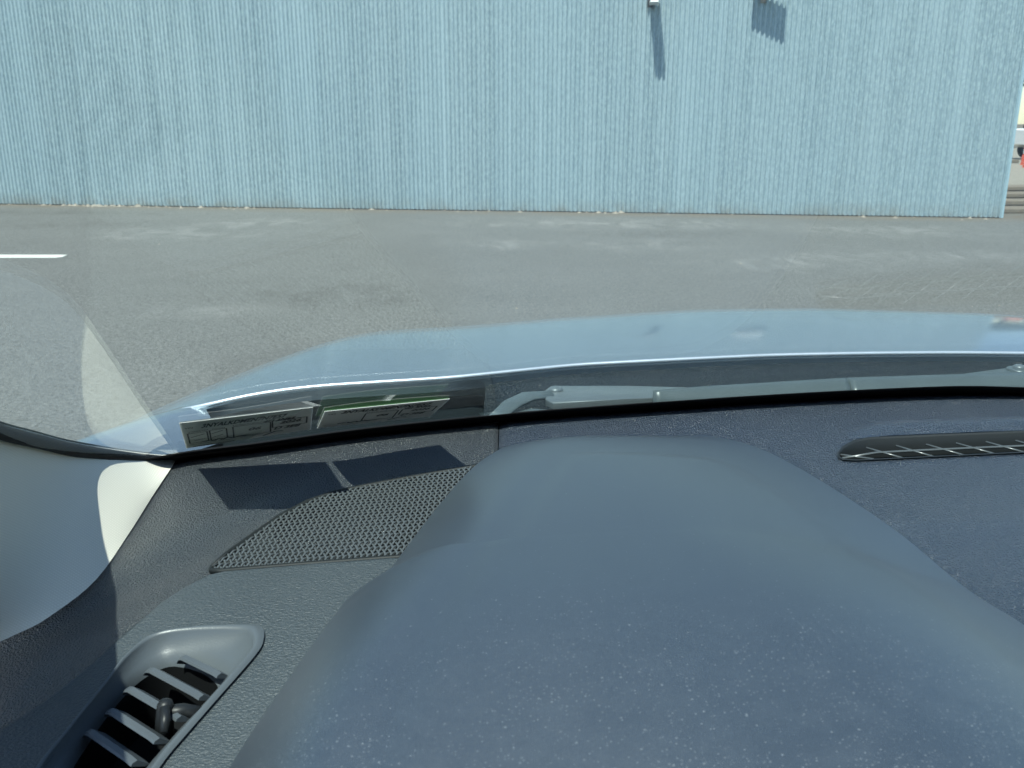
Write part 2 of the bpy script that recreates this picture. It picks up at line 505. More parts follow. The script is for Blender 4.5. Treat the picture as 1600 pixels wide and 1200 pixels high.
# ---- fittings on the wall
lamp = empty('wall_lamp', wall_pt(2.07, 0, 2.9))
setp(lamp, 'white box lamp on a bracket high on the corrugated wall', 'wall lamp')
wall_box('back_plate', 1.98, 2.06, .022, .05, 2.93, 3.12, M['darksteel'], lamp, .004)
wall_box('arm', 2.005, 2.035, .05, .16, 2.965, 3.0, M['darksteel'], lamp)
wall_box('housing', 2.015, 2.13, .10, .47, 2.955, 3.10, M['white'], lamp, .012)
wall_box('visor', 2.01, 2.135, .08, .49, 3.10, 3.115, M['white'], lamp, .004)
fl = empty('flood_light', wall_pt(3.55, 0, 3.0))
setp(fl, 'flood light on a conduit whose square shadow falls on the wall', 'flood light')
def fl_quad():
    bm = bmesh.new(); bmesh.ops.create_cube(bm, size=1)
    for v in bm.verts:
        a = v.co + Vector((.5, .5, .5))
        v.co = wall_pt(lerp(3.42, 3.84, a.x), lerp(.20, .295, a.x) + (a.y - .5) * .05 , lerp(3.10, 3.44, a.z))
    bmesh.ops.bevel(bm, geom=list(bm.edges), offset=.012, segments=2, affect='EDGES', profile=.5)
    return bm
bmobj('housing', fl_quad(), M['white'], fl, False)
wall_box('arm', 3.60, 3.63, .02, .22, 3.27, 3.30, M['steel'], fl)
tube('conduit', [wall_pt(3.60, .03, 3.29), wall_pt(3.60, .03, 3.15), wall_pt(3.595, .03, 2.985)], .014, M['steel'], fl)
wall_box('junction_box', 3.56, 3.635, .014, .05, 2.965, 3.06, M['chip'], fl, .004)

# ---- debris along the wall foot
def chips():
    vs, fs = [], []
    def add(c, r):
        b = len(vs); n = 5
        an0 = random.random() * 6
        for q in range(n):
            a = an0 + 2 * math.pi * q / n; rr = r * random.uniform(.6, 1.2)
            vs.append(c + Vector((rr * math.cos(a), rr * .8 * math.sin(a), 0)))
        vs.append(c + Vector((0, 0, r * random.uniform(.35, .8))))
        for q in range(n): fs.append((b + q, b + (q + 1) % n, b + n))
    for i in range(200):
        u = random.choice([-8.2, -7.4, -6.9, -6.1, -4.4, 1.5]) + random.gauss(0, .35) if i < 130 else random.uniform(-10, 7)
        out = abs(random.gauss(0, .12)) + .03
        add(wall_pt(u, out, .002), random.choice([.010, .014, .02, .03, .055]))
    for i in range(45):
        add(Vector((random.uniform(-9, 7), random.uniform(4.5, 14), .002)), random.choice([.006, .008, .010, .014]))
    return vs, fs
v_, f_ = chips()
lit = pyobj('stone_litter', v_, f_, M['chip'], smooth=False)
setp(lit, 'pale stone chips and grit along the wall foot', 'debris', kind='stuff')

# ---- things past the end of the wall
ts = empty('timber_steps', (8.6, 14.8, 0))
setp(ts, 'low grey timber steps beside the end of the blue wall', 'steps')
for i in range(4):
    y0 = 14.0 + i * .52
    box('board', (7.42, y0, .004 + .075 * i), (10.4, y0 + .50, .07 + .075 * i), M['timber'], ts, .008)
    if i: box('riser', (7.44, y0 + .02, .004), (10.38, y0 + .06, .004 + .075 * i), M['timber'], ts)
ps = empty('steel_post', (9.05, 17.0, 0))
setp(ps, 'short dark steel post standing at the corner of the wall', 'post')
box('shaft', (9.01, 16.96, .005), (9.09, 17.04, .62), M['darksteel'], ps, .006)
box('cap', (8.99, 16.94, .62), (9.25, 17.06, .68), M['timber'], ps, .008)
pl = tube('leaning_pole', [(14.35, 25.6, 1.55), (15.1, 25.5, .62), (15.6, 25.4, 0)], .05, M['darksteel'], None)
setp(pl, 'dark pole leaning beyond the end of the wall', 'pole')
def pickup(x, y):
    r = empty('pickup_truck', (x + 2.3, y, 0))
    setp(r, 'white pickup truck parked beyond the end of the wall', 'truck')
    prof = [(0, .55), (0, 1.05), (.08, 1.10), (1.75, 1.12), (1.85, 1.72), (2.05, 1.82), (3.05, 1.82), (3.65, 1.16), (4.75, 1.05), (4.9, .9), (4.9, .5), (4.3, .42), (.5, .42)]
    bm = bmesh.new()
    a = [bm.verts.new((x + p, y - .9, z)) for p, z in prof]; b = [bm.verts.new((x + p, y + .9, z)) for p, z in prof]
    bm.faces.new(a); bm.faces.new(b[::-1])
    for i in range(len(prof)): bm.faces.new((a[i], b[i], b[(i+1) % len(prof)], a[(i+1) % len(prof)]))
    bmobj('body', bm, M['white'], r, False)
    prism_side = [(1.98, 1.2), (2.08, 1.70), (2.55, 1.72), (2.55, 1.2)], [(2.62, 1.2), (2.62, 1.72), (2.98, 1.70), (3.45, 1.2)]
    for poly in prism_side:
        pyobj('window', [(x + p, y - .906, z) for p, z in poly] + [(x + p, y - .88, z) for p, z in poly], [(0, 1, 2, 3), (7, 6, 5, 4), (0, 4, 5, 1), (1, 5, 6, 2), (2, 6, 7, 3), (3, 7, 4, 0)], M['window'], r, False)
    box('tail_lamp', (x - .02, y - .91, .78), (x + .10, y - .70, 1.04), M['red'], r, .01)
    for wx in (.95, 3.9):
        disc('wheel', (x + wx, y - .92, .36), .36, .2, M['tyre'], r, 24, axis=(0, 1, 0))
        disc('wheel', (x + wx, y + .92, .36), .36, .2, M['tyre'], r, 24, axis=(0, -1, 0))
    return r
pickup(18.6, 34.5)
for i, (bx, by, bz) in enumerate(((15.9, 28.3, 0), (16.75, 30.0, 0))):
    d = empty('traffic_barrel', (bx, by, 0))
    setp(d, ['orange red barrel nearer the end of the wall', 'orange red barrel farther off, beside the white truck'][i], 'barrel', 'barrels beyond the wall')
    rings = [(0, .30), (.05, .28), (.30, .27), (.32, .25), (.55, .245), (.57, .225), (.85, .22), (.92, .17), (.95, .05)]
    vs = [(bx + rr * math.cos(q * math.pi / 8), by + rr * math.sin(q * math.pi / 8), z + .004) for z, rr in rings for q in range(16)]
    pyobj('shell', vs, grid_faces(16, len(rings), True), plain('barrel_orange', (.62, .09, .035), .5), d)
    tube('handle', [(bx - .1, by, .93), (bx - .08, by, 1.03), (bx + .08, by, 1.03), (bx + .1, by, .93)], .018, M['tyre'], d)
    vs = [(bx + rr * math.cos(q * math.pi / 8), by + rr * math.sin(q * math.pi / 8), z) for z, rr in ((.36, .252), (.50, .25)) for q in range(16)]
    pyobj('white_band', vs, grid_faces(16, 2, True), M['white'], d)
def tree(x, y, h, label, seed):
    rnd = random.Random(seed)
    r = empty('tree', (x, y, 0)); setp(r, label, 'tree', 'trees beyond the wall')
    tube('trunk', [(x, y, 0), (x + .1, y, h * .2), (x - .05, y + .1, h * .45), (x + .1, y, h * .75)], [.26, .2, .15, .05], M['bark'], r)
    vs, fs = [], []
    lobes = [(Vector((x + rnd.uniform(-1, 1) * h * .26, y + rnd.uniform(-1, 1) * h * .26, h * rnd.uniform(.38, .88))), h * rnd.uniform(.12, .2)) for _ in range(16)]
    for c_, rr in lobes:
        for _ in range(420):
            d = Vector((rnd.gauss(0, 1), rnd.gauss(0, 1), rnd.gauss(0, 1))).normalized() * rr * rnd.random() ** .4
            p = c_ + d; a = Vector((rnd.gauss(0, 1), rnd.gauss(0, 1), rnd.gauss(0, .6))).normalized() * .13
            b_ = a.cross(Vector((rnd.gauss(0, 1), rnd.gauss(0, 1), rnd.gauss(0, 1)))).normalized() * .08
            k_ = len(vs); vs += [p - a, p + b_, p + a, p - b_]; fs.append((k_, k_ + 1, k_ + 2, k_ + 3))
    pyobj('crown', vs, fs, M['leaf'], r, False)
tree(27.4, 50.0, 7.5, 'broad green tree behind the white truck', 3)
tree(36.5, 55.0, 8.5, 'tall green tree to the right of the white truck', 5)

# ================================================================== THE CAR
car = empty('car', (.5, .3, 0))
setp(car, 'pale blue car seen from the driver seat, dark dashboard and windscreen', 'car')
XC = .42                                       # car centre line (modelling units)

def zdash(x, y):
    z = -.27 + .087 * (y - .7) + (.071 * x if x < 0 else .0213 * (1 - math.exp(-x / .3)))
    return z
def zpad(x, y):
    z = zdash(x, y) - .003
    # shallow valley in the left corner between the screen foot and the speaker
    ax, ay, bx, by = -.27, .55, -.13, .715
    tx, ty = bx - ax, by - ay; L = math.hypot(tx, ty)
    d = ((x - ax) * ty - (y - ay) * tx) / L
    s = ((x - ax) * tx + (y - ay) * ty) / L
    z -= .007 * math.exp(-(d / .022) ** 2) * sstep(-.10, .02, s) * (1 - sstep(.18, .26, s))
    # corner rolls down towards the door
    z -= .10 * max(0, -.285 - x) * (1 if y > .5 else 1 + (0.5 - y) * 6)
    # right half: the lower step towards the passenger
    if x > .2: z -= .20 * sstep(.2, .3, x) * max(0, .580 - y)
    return z
bx_ = [-.40, -.36, -.298, -.228, -.139, -.012, .117, .297, .42, .543, .723, .85, .98, 1.068, 1.138, 1.20, 1.24]
by_ = [.700, .722, .743, .754, .770, .782, .789, .802, .808, .802, .789, .782, .770, .754, .743, .722, .700]
def ybase(x): return spl(x, bx_, by_)

# ---- dashboard pads (left corner and centre), with a seam between them at x = -.012
def cutter(outline, z0, z1):
    bm = bmesh.new()
    prism_bm(bm, [(S * x, S * y) for x, y in outline], S * z0 + EYE, S * z1 + EYE)
    return bmobj('cutter', bm, None, None, False)
def pad_solid(name, x0, x1, nx, y0, ny, mat, cuts):
    vs = []
    for lay in (0, 1):
        for j in range(ny):
            for i in range(nx):
                x = lerp(x0, x1, i / (nx - 1)); y = lerp(y0, ybase(x) + .006, j / (ny - 1))
                z = zpad(x, y)
                e = 0
                if abs(x - (-.012)) < .0035: e = .0022 * (1 - abs(x + .012) / .0035)     # rounded seam lip
                vs.append(W((x, y, z - e - lay * .05)))
    n = nx * ny
    fs = grid_faces(nx, ny) + [tuple(reversed(f)) for f in grid_faces(nx, ny, base=n)]
    ring = [i for i in range(nx)] + [j * nx + nx - 1 for j in range(1, ny)] + [(ny - 1) * nx + i for i in range(nx - 2, -1, -1)] + [j * nx for j in range(ny - 2, 0, -1)]
    for a, b in zip(ring, ring[1:] + ring[:1]): fs.append((b, a, a + n, b + n))
    o = pyobj(name, vs, fs, mat, None, False)
    if cuts:
        for c in cuts:
            md = o.modifiers.new('cut', 'BOOLEAN'); md.object = c; md.operation = 'DIFFERENCE'; md.solver = 'EXACT'
        dg = bpy.context.evaluated_depsgraph_get()
        me = bpy.data.meshes.new_from_object(o.evaluated_get(dg))
        o.modifiers.clear(); o.data = me
        for c in cuts: bpy.data.objects.remove(c)
    for p in o.data.polygons: p.use_smooth = abs(p.normal.z) > .6
    return adopt(o, car)

vent_outer = [(-.218, .484), (-.196, .489), (-.163, .488), (-.154, .483), (-.15, .472), (-.151, .458), (-.163, .42), (-.173, .388), (-.183, .356), (-.212, .352), (-.236, .372), (-.234, .407), (-.23, .438), (-.227, .466)]
vent_inner = [(-.209, .474), (-.197, .473), (-.183, .466), (-.175, .459), (-.170, .452), (-.172, .444), (-.181, .419), (-.188, .396), (-.194, .376), (-.210, .372), (-.227, .386), (-.2285, .412), (-.226, .440), (-.220, .462)]
slot = [(.265, .686), (.2675, .694), (.274, .703), (.287, .714), (.303, .720), (.352, .7225), (.436, .727), (.58, .732), (.575, .692), (.415, .687), (.335, .682), (.277, .679), (.267, .681)]
pad_l = pad_solid('dash_corner_pad', -.43, -.0125, 90, .30, 90, M['pad'], [cutter(vent_outer, -.5, -.2)])
pad_c = pad_solid('dash_centre_pad', -.0115, 1.20, 120, .30, 70, M['pad_r'], [cutter(slot, -.5, -.2)])
# small dark gap under the seam
prism('dash_core', [(S * x, S * y) for x, y in ((-.40, .30), (1.18, .30), (1.18, .70), (.85, .775), (.42, .80), (0, .775), (-.2, .745), (-.38, .70))], EYE - S * .62, EYE - S * .372, M['black'], car)

# ---- defroster slot: walls, floor, long rib and slanted bars
df = empty('x', (0, 0, 0)); bpy.data.objects.remove(df)
def zdef(x, y): return zpad(x, y)
nsl = len(slot)
vs = []
for dz, ins in ((.0012, -.0016), (.0015, 0.0), (.0, .0012), (-.016, .003)):
    cx = sum(p[0] for p in slot) / nsl; cy = sum(p[1] for p in slot) / nsl
    for x, y in slot:
        dx = -1 if x > cx else 1
        dy = -1 if y > cy else 1
        vs.append(W((x + dx * ins * (1 if x < .27 else .3), y + dy * ins, zdef(x, y) + dz)))
defr = pyobj('defroster_vent', vs, grid_faces(nsl, 4, True), plain('slot_wall_plastic', (.016, .019, .020), .5), car)
prism('duct_floor', [(S * x, S * y) for x, y in slot], EYE - S * .315, EYE - S * .283, M['void'], defr)
def slot_y(x): return interp(x, [.265, .28, .335, .415, .575], [.684, .680, .6825, .6872, .692]), interp(x, [.265, .274, .287, .303, .352, .436, .58], [.688, .703, .714, .720, .7225, .727, .732])
pts = [(x, lerp(*slot_y(x), .40)) for x in [.2685 + i * .0305 for i in range(11)]]
tube('rib', [W((x, y, zdef(x, y) - .0012)) for x, y in pts], S * .0011, M['wire'], defr, 6)
for i in range(12):
    x = .272 + i * .0255
    a, b = slot_y(x)
    p0 = (x - .003, lerp(a, b, .66)); p1 = (x + .021, a + .0025)
    tube('bar', [W((*p0, zdef(*p0) - .0010)), W((*p1, zdef(*p1) - .0014))], S * .0009, M['wire'], defr, 6)
# upright step behind the slot
ly = [(.285, .7285), (.32, .7335), (.40, .7375), (.50, .741), (.62, .743), (.75, .742)]
vs = []
for x, y in ly:
    for dy, dz in ((-.009, .0003), (-.004, .0022), (0, .0048), (.004, .0053), (.020, .0006)):
        e = sstep(.285, .315, x) * (1 - sstep(.70, .75, x))
        vs.append(W((x, y + dy, zpad(x, y + dy) + dz * e + .0004)))
pyobj('defroster_lip', vs, grid_faces(5, len(ly)), M['pad_r'], car)

# ---- speaker grille: woven lattice over a backing with a round speaker mouth
gp = [(-.208, .564), (-.201, .584), (-.189, .608), (-.176, .632), (-.16, .652), (-.142, .664), (-.118, .672), (-.078, .683), (-.02, .6975), (-.004, .66), (-.02, .60), (-.03, .5625), (-.084, .562), (-.141, .561), (-.2, .559), (-.207, .5605)]
def inside(x, y, poly):
    r = False; n = len(poly)
    for i in range(n):
        x1, y1 = poly[i]; x2, y2 = poly[(i + 1) % n]
        if (y1 > y) != (y2 > y) and x < (x2 - x1) * (y - y1) / (y2 - y1) + x1: r = not r
    return r
gr = tube('speaker_grille', [W((x, y, zdash(x, y) + .0000)) for x, y in gp + gp[:2]], S * .0021, plain('grille_rim', (.014, .017, .018), .55, spec=.3), car, 6)
spk_c, spk_r = (-.128, .618), .040
bk = []
bm = bmesh.new()
ov = [bm.verts.new(W((x, y, zdash(x, y) - .0020))) for x, y in gp]
oe = [bm.edges.new((ov[i], ov[(i + 1) % len(ov)])) for i in range(len(ov))]
ce = []
cv = [bm.verts.new(W((spk_c[0] + spk_r * 1.25 * math.cos(a), spk_c[1] + spk_r * math.sin(a), zdash(*spk_c) - .0020 + .071 * spk_r * 1.25 * math.cos(a) + .087 * spk_r * math.sin(a)))) for a in [2 * math.pi * q / 36 for q in range(36)]]
ce = [bm.edges.new((cv[i], cv[(i + 1) % 36])) for i in range(36)]
bmesh.ops.triangle_fill(bm, use_beauty=True, use_dissolve=False, edges=oe + ce)
for f in list(bm.faces):
    c = f.calc_center_median(); 
    if math.hypot((c.x / S - spk_c[0]) / 1.25, c.y / S - spk_c[1]) < spk_r * .97: bm.faces.remove(f)
bmobj('grille_backing', bm, plain('grille_back', (.030, .034, .036), .5), gr, False)
vs = [W((x, y, zdash(x, y) - .0029 - .010)) for x, y in gp]
def lattice():
    vs, fs = [], []
    sp = .0037
    fams = (R(64), R(116))
    cx, cy = -.12, .625
    for fi, an in enumerate(fams):
        d = (math.cos(an), math.sin(an)); nn = (-d[1], d[0])
        o_an = fams[1 - fi]; od = (math.cos(o_an), math.sin(o_an))
        step_cross = sp / abs(d[0] * od[1] - d[1] * od[0])
        ds = step_cross / 4
        for k_ in range(-44, 45):
            run = []
            runs = []
            for q in range(-170, 171):
                s = q * ds
                x = cx + nn[0] * k_ * sp + d[0] * s; y = cy + nn[1] * k_ * sp + d[1] * s
                if inside(x, y, gp):
                    # position in units of the other family's spacing -> over / under weave
                    on = (-od[1], od[0])
                    w = ((x - cx) * on[0] + (y - cy) * on[1]) / sp
                    ph = math.pi * (w + k_) + (math.pi if fi else 0)
                    run.append((x, y, zdash(x, y) + .0005 + .00055 * math.cos(ph)))
                elif run:
                    runs.append(run); run = []
            if run: runs.append(run)
            for rr in runs:
                if len(rr) < 3: continue
                b = len(vs)
                for (x, y, z) in rr:
                    for (a, h) in ((-.00100, 0), (-.0005, .0006), (.0005, .0006), (.00100, 0), (0, -.0005)):
                        vs.append(W((x + nn[0] * a, y + nn[1] * a, z + h)))
                fs.extend(grid_faces(5, len(rr), True, b))
    return vs, fs
v_, f_ = lattice()
lt = pyobj('mesh_lattice', v_, f_, M['wire'], gr)
lt['kind'] = 'stuff'
# speaker cone down in the mouth
vs = []
for rr, dz in ((1.02, -.003), (1.0, -.016), (.85, -.020), (.35, -.030), (.30, -.024), (.02, -.021)):
    for q in range(32):
        a = 2 * math.pi * q / 32
        x = spk_c[0] + spk_r * 1.25 * rr * math.cos(a); y = spk_c[1] + spk_r * rr * math.sin(a)
        vs.append(W((x, y, zdash(x, y) + max(dz, -.0045) if rr > 1.01 else zdash(x, y) - .0032)))
pyobj('speaker_cone', [Vector((v.x, v.y, v.z - (0.0012 if i >= 32 else 0))) for i, v in enumerate(vs)], grid_faces(32, 6, True), M['void'], gr)

# ---- driver side vent panel (smoother plate laid over the pad) with the vent opening
pan = [(-.020, .5585), (-.083, .5585), (-.14, .5575), (-.196, .557), (-.206, .554), (-.218, .541), (-.229, .523), (-.238, .494), (-.247, .467), (-.259, .438), (-.274, .412), (-.30, .365), (-.31, .305), (-.02, .305)]
def zpan(x, y): return zdash(x, y) + .0022
bm = bmesh.new()
ov = [bm.verts.new(W((x, y, zpan(x, y)))) for x, y in pan]
oe = [bm.edges.new((ov[i], ov[(i + 1) % len(ov)])) for i in range(len(ov))]
iv = [bm.verts.new(W((x, y, zpan(x, y)))) for x, y in vent_outer]
ie = [bm.edges.new((iv[i], iv[(i + 1) % len(iv)])) for i in range(len(iv))]
bmesh.ops.triangle_fill(bm, use_beauty=True, use_dissolve=False, edges=oe + ie)
for f in list(bm.faces):
    c = f.calc_center_median()
    if inside(c.x / S, c.y / S, vent_outer): bm.faces.remove(f)
bmesh.ops.recalc_face_normals(bm, faces=bm.faces)
if sum(f.normal.z for f in bm.faces) < 0: bmesh.ops.reverse_faces(bm, faces=bm.faces)
r_ = bmesh.ops.extrude_edge_only(bm, edges=[e for e in oe if e.is_valid])
nv = [v for v in r_['geom'] if isinstance(v, bmesh.types.BMVert)]
for v in nv: v.co.z -= .009
bmesh.ops.bevel(bm, geom=[e for e in bm.edges if all(v in ov for v in e.verts) and e.is_manifold and len(e.link_faces) == 2 and any(abs(f.normal.z) < .5 for f in e.link_faces)], offset=.0032, segments=3, affect='EDGES', profile=.5)
panel = bmobj('vent_panel', bm, M['panel'], car, True)
for p in panel.data.polygons: p.use_smooth = True
panel.data.set_sharp_from_angle(angle=R(50)) if hasattr(panel.data, 'set_sharp_from_angle') else None

# ---- side air vent
def resample(poly, n):
    """closed Catmull-Rom through the outline"""
    k = len(poly); out = []
    for q in range(n):
        t = q * k / n; i = int(t); u = t - i
        p = [poly[(i + a) % k] for a in (-1, 0, 1, 2)]
        out.append(tuple(.5 * (2*p[1][c] + (p[2][c]-p[0][c])*u + (2*p[0][c]-5*p[1][c]+4*p[2][c]-p[3][c])*u*u + (3*p[1][c]-p[0][c]-3*p[2][c]+p[3][c])*u**3) for c in (0, 1)))
    return out
NVT = 84
vo, vi = resample(vent_outer, NVT), resample(vent_inner, NVT)
rings = [(-.10, .0020), (-.05, .0026), (.02, .0036), (.10, .0036), (.17, .0018), (.24, -.0022), (.62, -.0062), (.90, -.0105), (1.0, -.0135)]
vs = []
for t_, dz in rings:
    for (a, b) in zip(vo, vi):
        x, y = lerp(a[0], b[0], t_), lerp(a[1], b[1], t_)
        vs.append(W((x, y, zpan(x, y) + dz)))
vent = pyobj('side_vent', vs, grid_faces(NVT, len(rings), True), M['vent'], car)
vs = []
for dz in (-.0135, -.050):
    for x, y in vi: vs.append(W((x, y, zpan(x, y) + dz)))
pyobj('duct_wall', vs, grid_faces(NVT, 2, True), M['void'], vent)
prism('duct_floor', [(S * x, S * y) for x, y in resample(vent_inner, 40)], EYE - S * .375, EYE - S * .352, M['void'], vent)
slats = [((-.198, .4705), (-.168, .4515)), ((-.2145, .4615), (-.1725, .4335)), ((-.2205, .4455), (-.1795, .4175)), ((-.2235, .428), (-.1855, .4015)), ((-.2285, .4125), (-.1915, .3865))]
for i, (a, b) in enumerate(slats):
    bm = bmesh.new()
    d = Vector((b[0] - a[0], b[1] - a[1], 0)).normalized()
    nn = Vector((-d.y, d.x, 0))
    prof = [(-.0012, .0), (-.0019, -.0012), (.0040, -.0060), (.0058, -.0060), (.0019, -.0008), (.0011, .0003)]
    loops = []
    for t_, sc_, dz in ((0, .3, -.0040), (.05, .8, -.0012), (.12, 1, 0), (.9, 1, -.0008), (1.0, 1, -.0015)):
        x, y = lerp(a[0], b[0], t_), lerp(a[1], b[1], t_)
        z = zpan(x, y) - .0022 + dz
        loops.append([bm.verts.new(W((x + nn.x * p * 1.3, y + nn.y * p * 1.3, z + q * (sc_ if q < -.01 else 1)))) for p, q in prof])
    for l0, l1 in zip(loops, loops[1:]):
        for q in range(6): bm.faces.new((l0[q], l0[(q + 1) % 6], l1[(q + 1) % 6], l1[q]))
    bm.faces.new(loops[0]); bm.faces.new(loops[-1])
    bmesh.ops.subdivide_edges(bm, edges=[], cuts=0)
    bmobj('slat', bm, M['slat'], vent, False)
kx, ky = -.1885, .4215
kz = zpan(kx, ky)
kn = tube('adjuster_knob', [W((kx - .002, ky - .001, kz - .020)), W((kx - .001, ky, kz - .008)), W((kx, ky + .001, kz + .0005)), W((kx + .0004, ky + .0012, kz + .0030)), W((kx + .0004, ky + .0012, kz + .0040))], [S * .0052, S * .0048, S * .0045, S * .0034, S * .001], M['knob'], vent, 14)
tube('knob_bar', [W((kx, ky, kz - .004)), W((kx + .008, ky + .004, kz - .005)), W((kx + .018, ky + .006, kz - .008))], [S * .0045, S * .0042, S * .0036], M['knob'], kn, 10)
tube('knob_fin', [W((kx + .001, ky - .002, kz + .001)), W((kx + .003, ky - .008, kz - .002)), W((kx + .0035, ky - .013, kz - .006))], [S * .0028, S * .0026, S * .002], M['knob'], kn, 10)

# ---- instrument cluster hood (rear piece and driver-side visor piece)
Ly = [.24, .353, .415, .455, .505, .522, .574, .624, .681, .726, .735]
Lx = [-.146, -.128, -.112, -.102, -.0965, -.080, -.067, -.053, -.034, -.011, .012]
Hy = [.24, .30, .40, .50, .55, .60, .65, .69, .715, .726, .735]
Hh = [.068, .068, .063, .051, .044, .036, .027, .0185, .0130, .0100, .004]
Ry = [.24, .36, .459, .497, .565, .629, .677, .704, .722, .735]
Rx = [.345, .325, .297, .281, .266, .244, .223, .207, .190, .168]
def hoodpiece(name, y0, y1, lx, extra, rear_round, mat, ny):
    nu = 64; vs = []
    for j in range(ny):
        y = lerp(y0, y1, j / (ny - 1))
        xl = spl(y, *lx); xr = spl(y, Ry, Rx); H = spl(y, Hy, Hh)
        fade = 1 - .98 * sstep(y1 - .006, y1, y) if rear_round else 1
        for i in range(nu):
            u = i / (nu - 1); u = u ** 1.7 if u < .5 else u ** 1.7
            x = lerp(xl, xr, u)
            wl_, wr_ = .068, .20
            a = min(1, (x - xl) / wl_); b = min(1, (xr - x) / wr_)
            pl_ = .36 * min(1, a / .05) ** .6 + .64 * (1 - (1 - a) ** 1.7)
            pr_ = (1 - (1 - b) ** 2) * .6 + .4 * math.sin(b * math.pi / 2)
            z = zdash(x, y) - .002 + H * pl_ * pr_ + extra * (.06 + .94 * (1 - sstep(.02, .075, x - xl))) * fade * min(1, pl_ * 2)
            # faint raised inner field
            z += .0016 * sstep(xl + .085, xl + .10, x) * (1 - sstep(xr - .085, xr - .065, x)) * (1 - sstep(.645, .662, y)) * min(1, H / .03)
            vs.append(W((x, y, z)))
    o = pyobj(name, vs, grid_faces(nu, ny), mat, car)
    return o
xs2 = ([.24, .353, .415, .455, .470, .482, .487], [-.150, -.132, -.119, -.110, -.106, -.1035, -.101])
xs1 = ([.48, .522, .574, .624, .681, .718, .735], [-.090, -.080, -.067, -.053, -.034, -.014, .004])
hoodpiece('cluster_hood', .484, .735, xs1, 0, False, M['cluster'], 60)
hoodpiece('cluster_visor', .27, .487, xs2, .0010, True, M['cluster'], 50)

# ---- windscreen
SL = R(27)
def gaz(x): 
    a = interp(x, [-.40, -.10, .10, .30, XC], [-16.5, -16, -11, -4.5, 0])
    if x > XC: a = -interp(2 * XC - x, [-.40, -.10, .10, .30, XC], [-16.5, -16, -11, -4.5, 0])
    return R(a)
def gpt(x, t, off=0.0):
    """point on the inner face: base position x, distance t up the glass"""
    A = gaz(x); y = ybase(x); z = zdash(min(x, 2 * XC - x) if x > XC else x, y) + .006
    up = Vector((-math.sin(A) * math.cos(SL), -math.cos(A) * math.cos(SL), math.sin(SL)))
    n = Vector((math.sin(SL) * math.sin(A), math.sin(SL) * math.cos(A), math.cos(SL)))
    return Vector((x, y, z)) + up * t + n * off
GT = .86
def glass_slab(name, t0, t1, nx, nt, o0, o1, mat, parent, x0=-.40, x1=1.24):
    vs = []
    for off in (o0, o1):
        for j in range(nt):
            for i in range(nx):
                vs.append(W(gpt(lerp(x0, x1, i / (nx - 1)), lerp(t0, t1, j / (nt - 1)), off)))
    n = nx * nt
    fs = [tuple(reversed(f)) for f in grid_faces(nx, nt)] + grid_faces(nx, nt, base=n)
    ring = [i for i in range(nx)] + [j * nx + nx - 1 for j in range(1, nt)] + [(nt - 1) * nx + i for i in range(nx - 2, -1, -1)] + [j * nx for j in range(nt - 2, 0, -1)]
    for a, b in zip(ring, ring[1:] + ring[:1]): fs.append((a, b, b + n, a + n))
    return pyobj(name, vs, fs, mat, parent)
ws = glass_slab('windshield', -.045, GT, 70, 40, 0, .0042, M['glass'], car)
ws.data.set_sharp_from_angle(angle=R(40))
glass_slab('black_border', -.044, .013, 70, 4, -.0012, -.0004, M['frit'], ws)

# ---- left pillar trim, seal and outer pillar
PU = [(-.310, .800, -.302), (-.318, .768, -.290), (-.325, .718, -.268), (-.331, .67, -.2455), (-.332, .63, -.2265), (-.328, .585, -.2045), (-.321, .539, -.183), (-.304, .47, -.150), (-.285, .40, -.115), (-.262, .30, -.064), (-.238, .20, -.012), (-.205, .06, .062), (-.185, -.02, .105)]
PL = [(-.302, .760, -.292), (-.298, .739, -.2905), (-.2945, .685, -.2945), (-.290, .624, -.2995), (-.288, .563, -.3045), (-.2985, .527, -.3085), (-.313, .507, -.312), (-.345, .478, -.312), (-.375, .42, -.26), (-.35, .28, -.13), (-.32, .16, -.07), (-.285, .02, .02), (-.265, -.06, .06)]
def dens(P, m):
    xs = list(range(len(P)))
    return [tuple(spl(i / m, xs, [p[c] for p in P]) for c in range(3)) for i in range((len(P) - 1) * m + 1)]
PU2, PL2 = dens(PU, 4), dens(PL, 4)
def pillar(mirror=False):
    fx = (lambda x: 2 * XC - x) if mirror else (lambda x: x)
    nt = 16; vs = []
    for U, L in zip(PU2, PL2):
        for q in range(nt):
            t = q / (nt - 1)
            e_ = lerp(.85, 1.4, 1 - sstep(.56, .71, U[1])); tx = t ** lerp(1.0, 1.6, 1 - sstep(.56, .71, U[1])); tz = 1 - (1 - t) ** e_
            vs.append(W((fx(lerp(U[0], L[0], tx)), lerp(U[1], L[1], t), lerp(U[2], L[2], tz))))
    o = pyobj('pillar_trim', vs, grid_faces(nt, len(PU2)), M['pillar'], car)
    vs = []
    for U, L in zip(PU2, PL2):
        for (dx, dy, dz) in ((.0, .002, .0005), (-.02, .002, .004), (-.07, -.02, -.004), (-.09, -.05, -.03), (-.085, -.05, -.06)):
            vs.append(W((fx(U[0] + dx), U[1] + dy, U[2] + dz)))
    pyobj('pillar_outer', vs, grid_faces(5, len(PU2)), M['paint'], car)
    tube('pillar_seal', [W((fx(u[0] + .0035), u[1] - .003, u[2] - .0055)) for u in PU2], S * .0052, M['black'], car, 8)
pillar(); pillar(True)

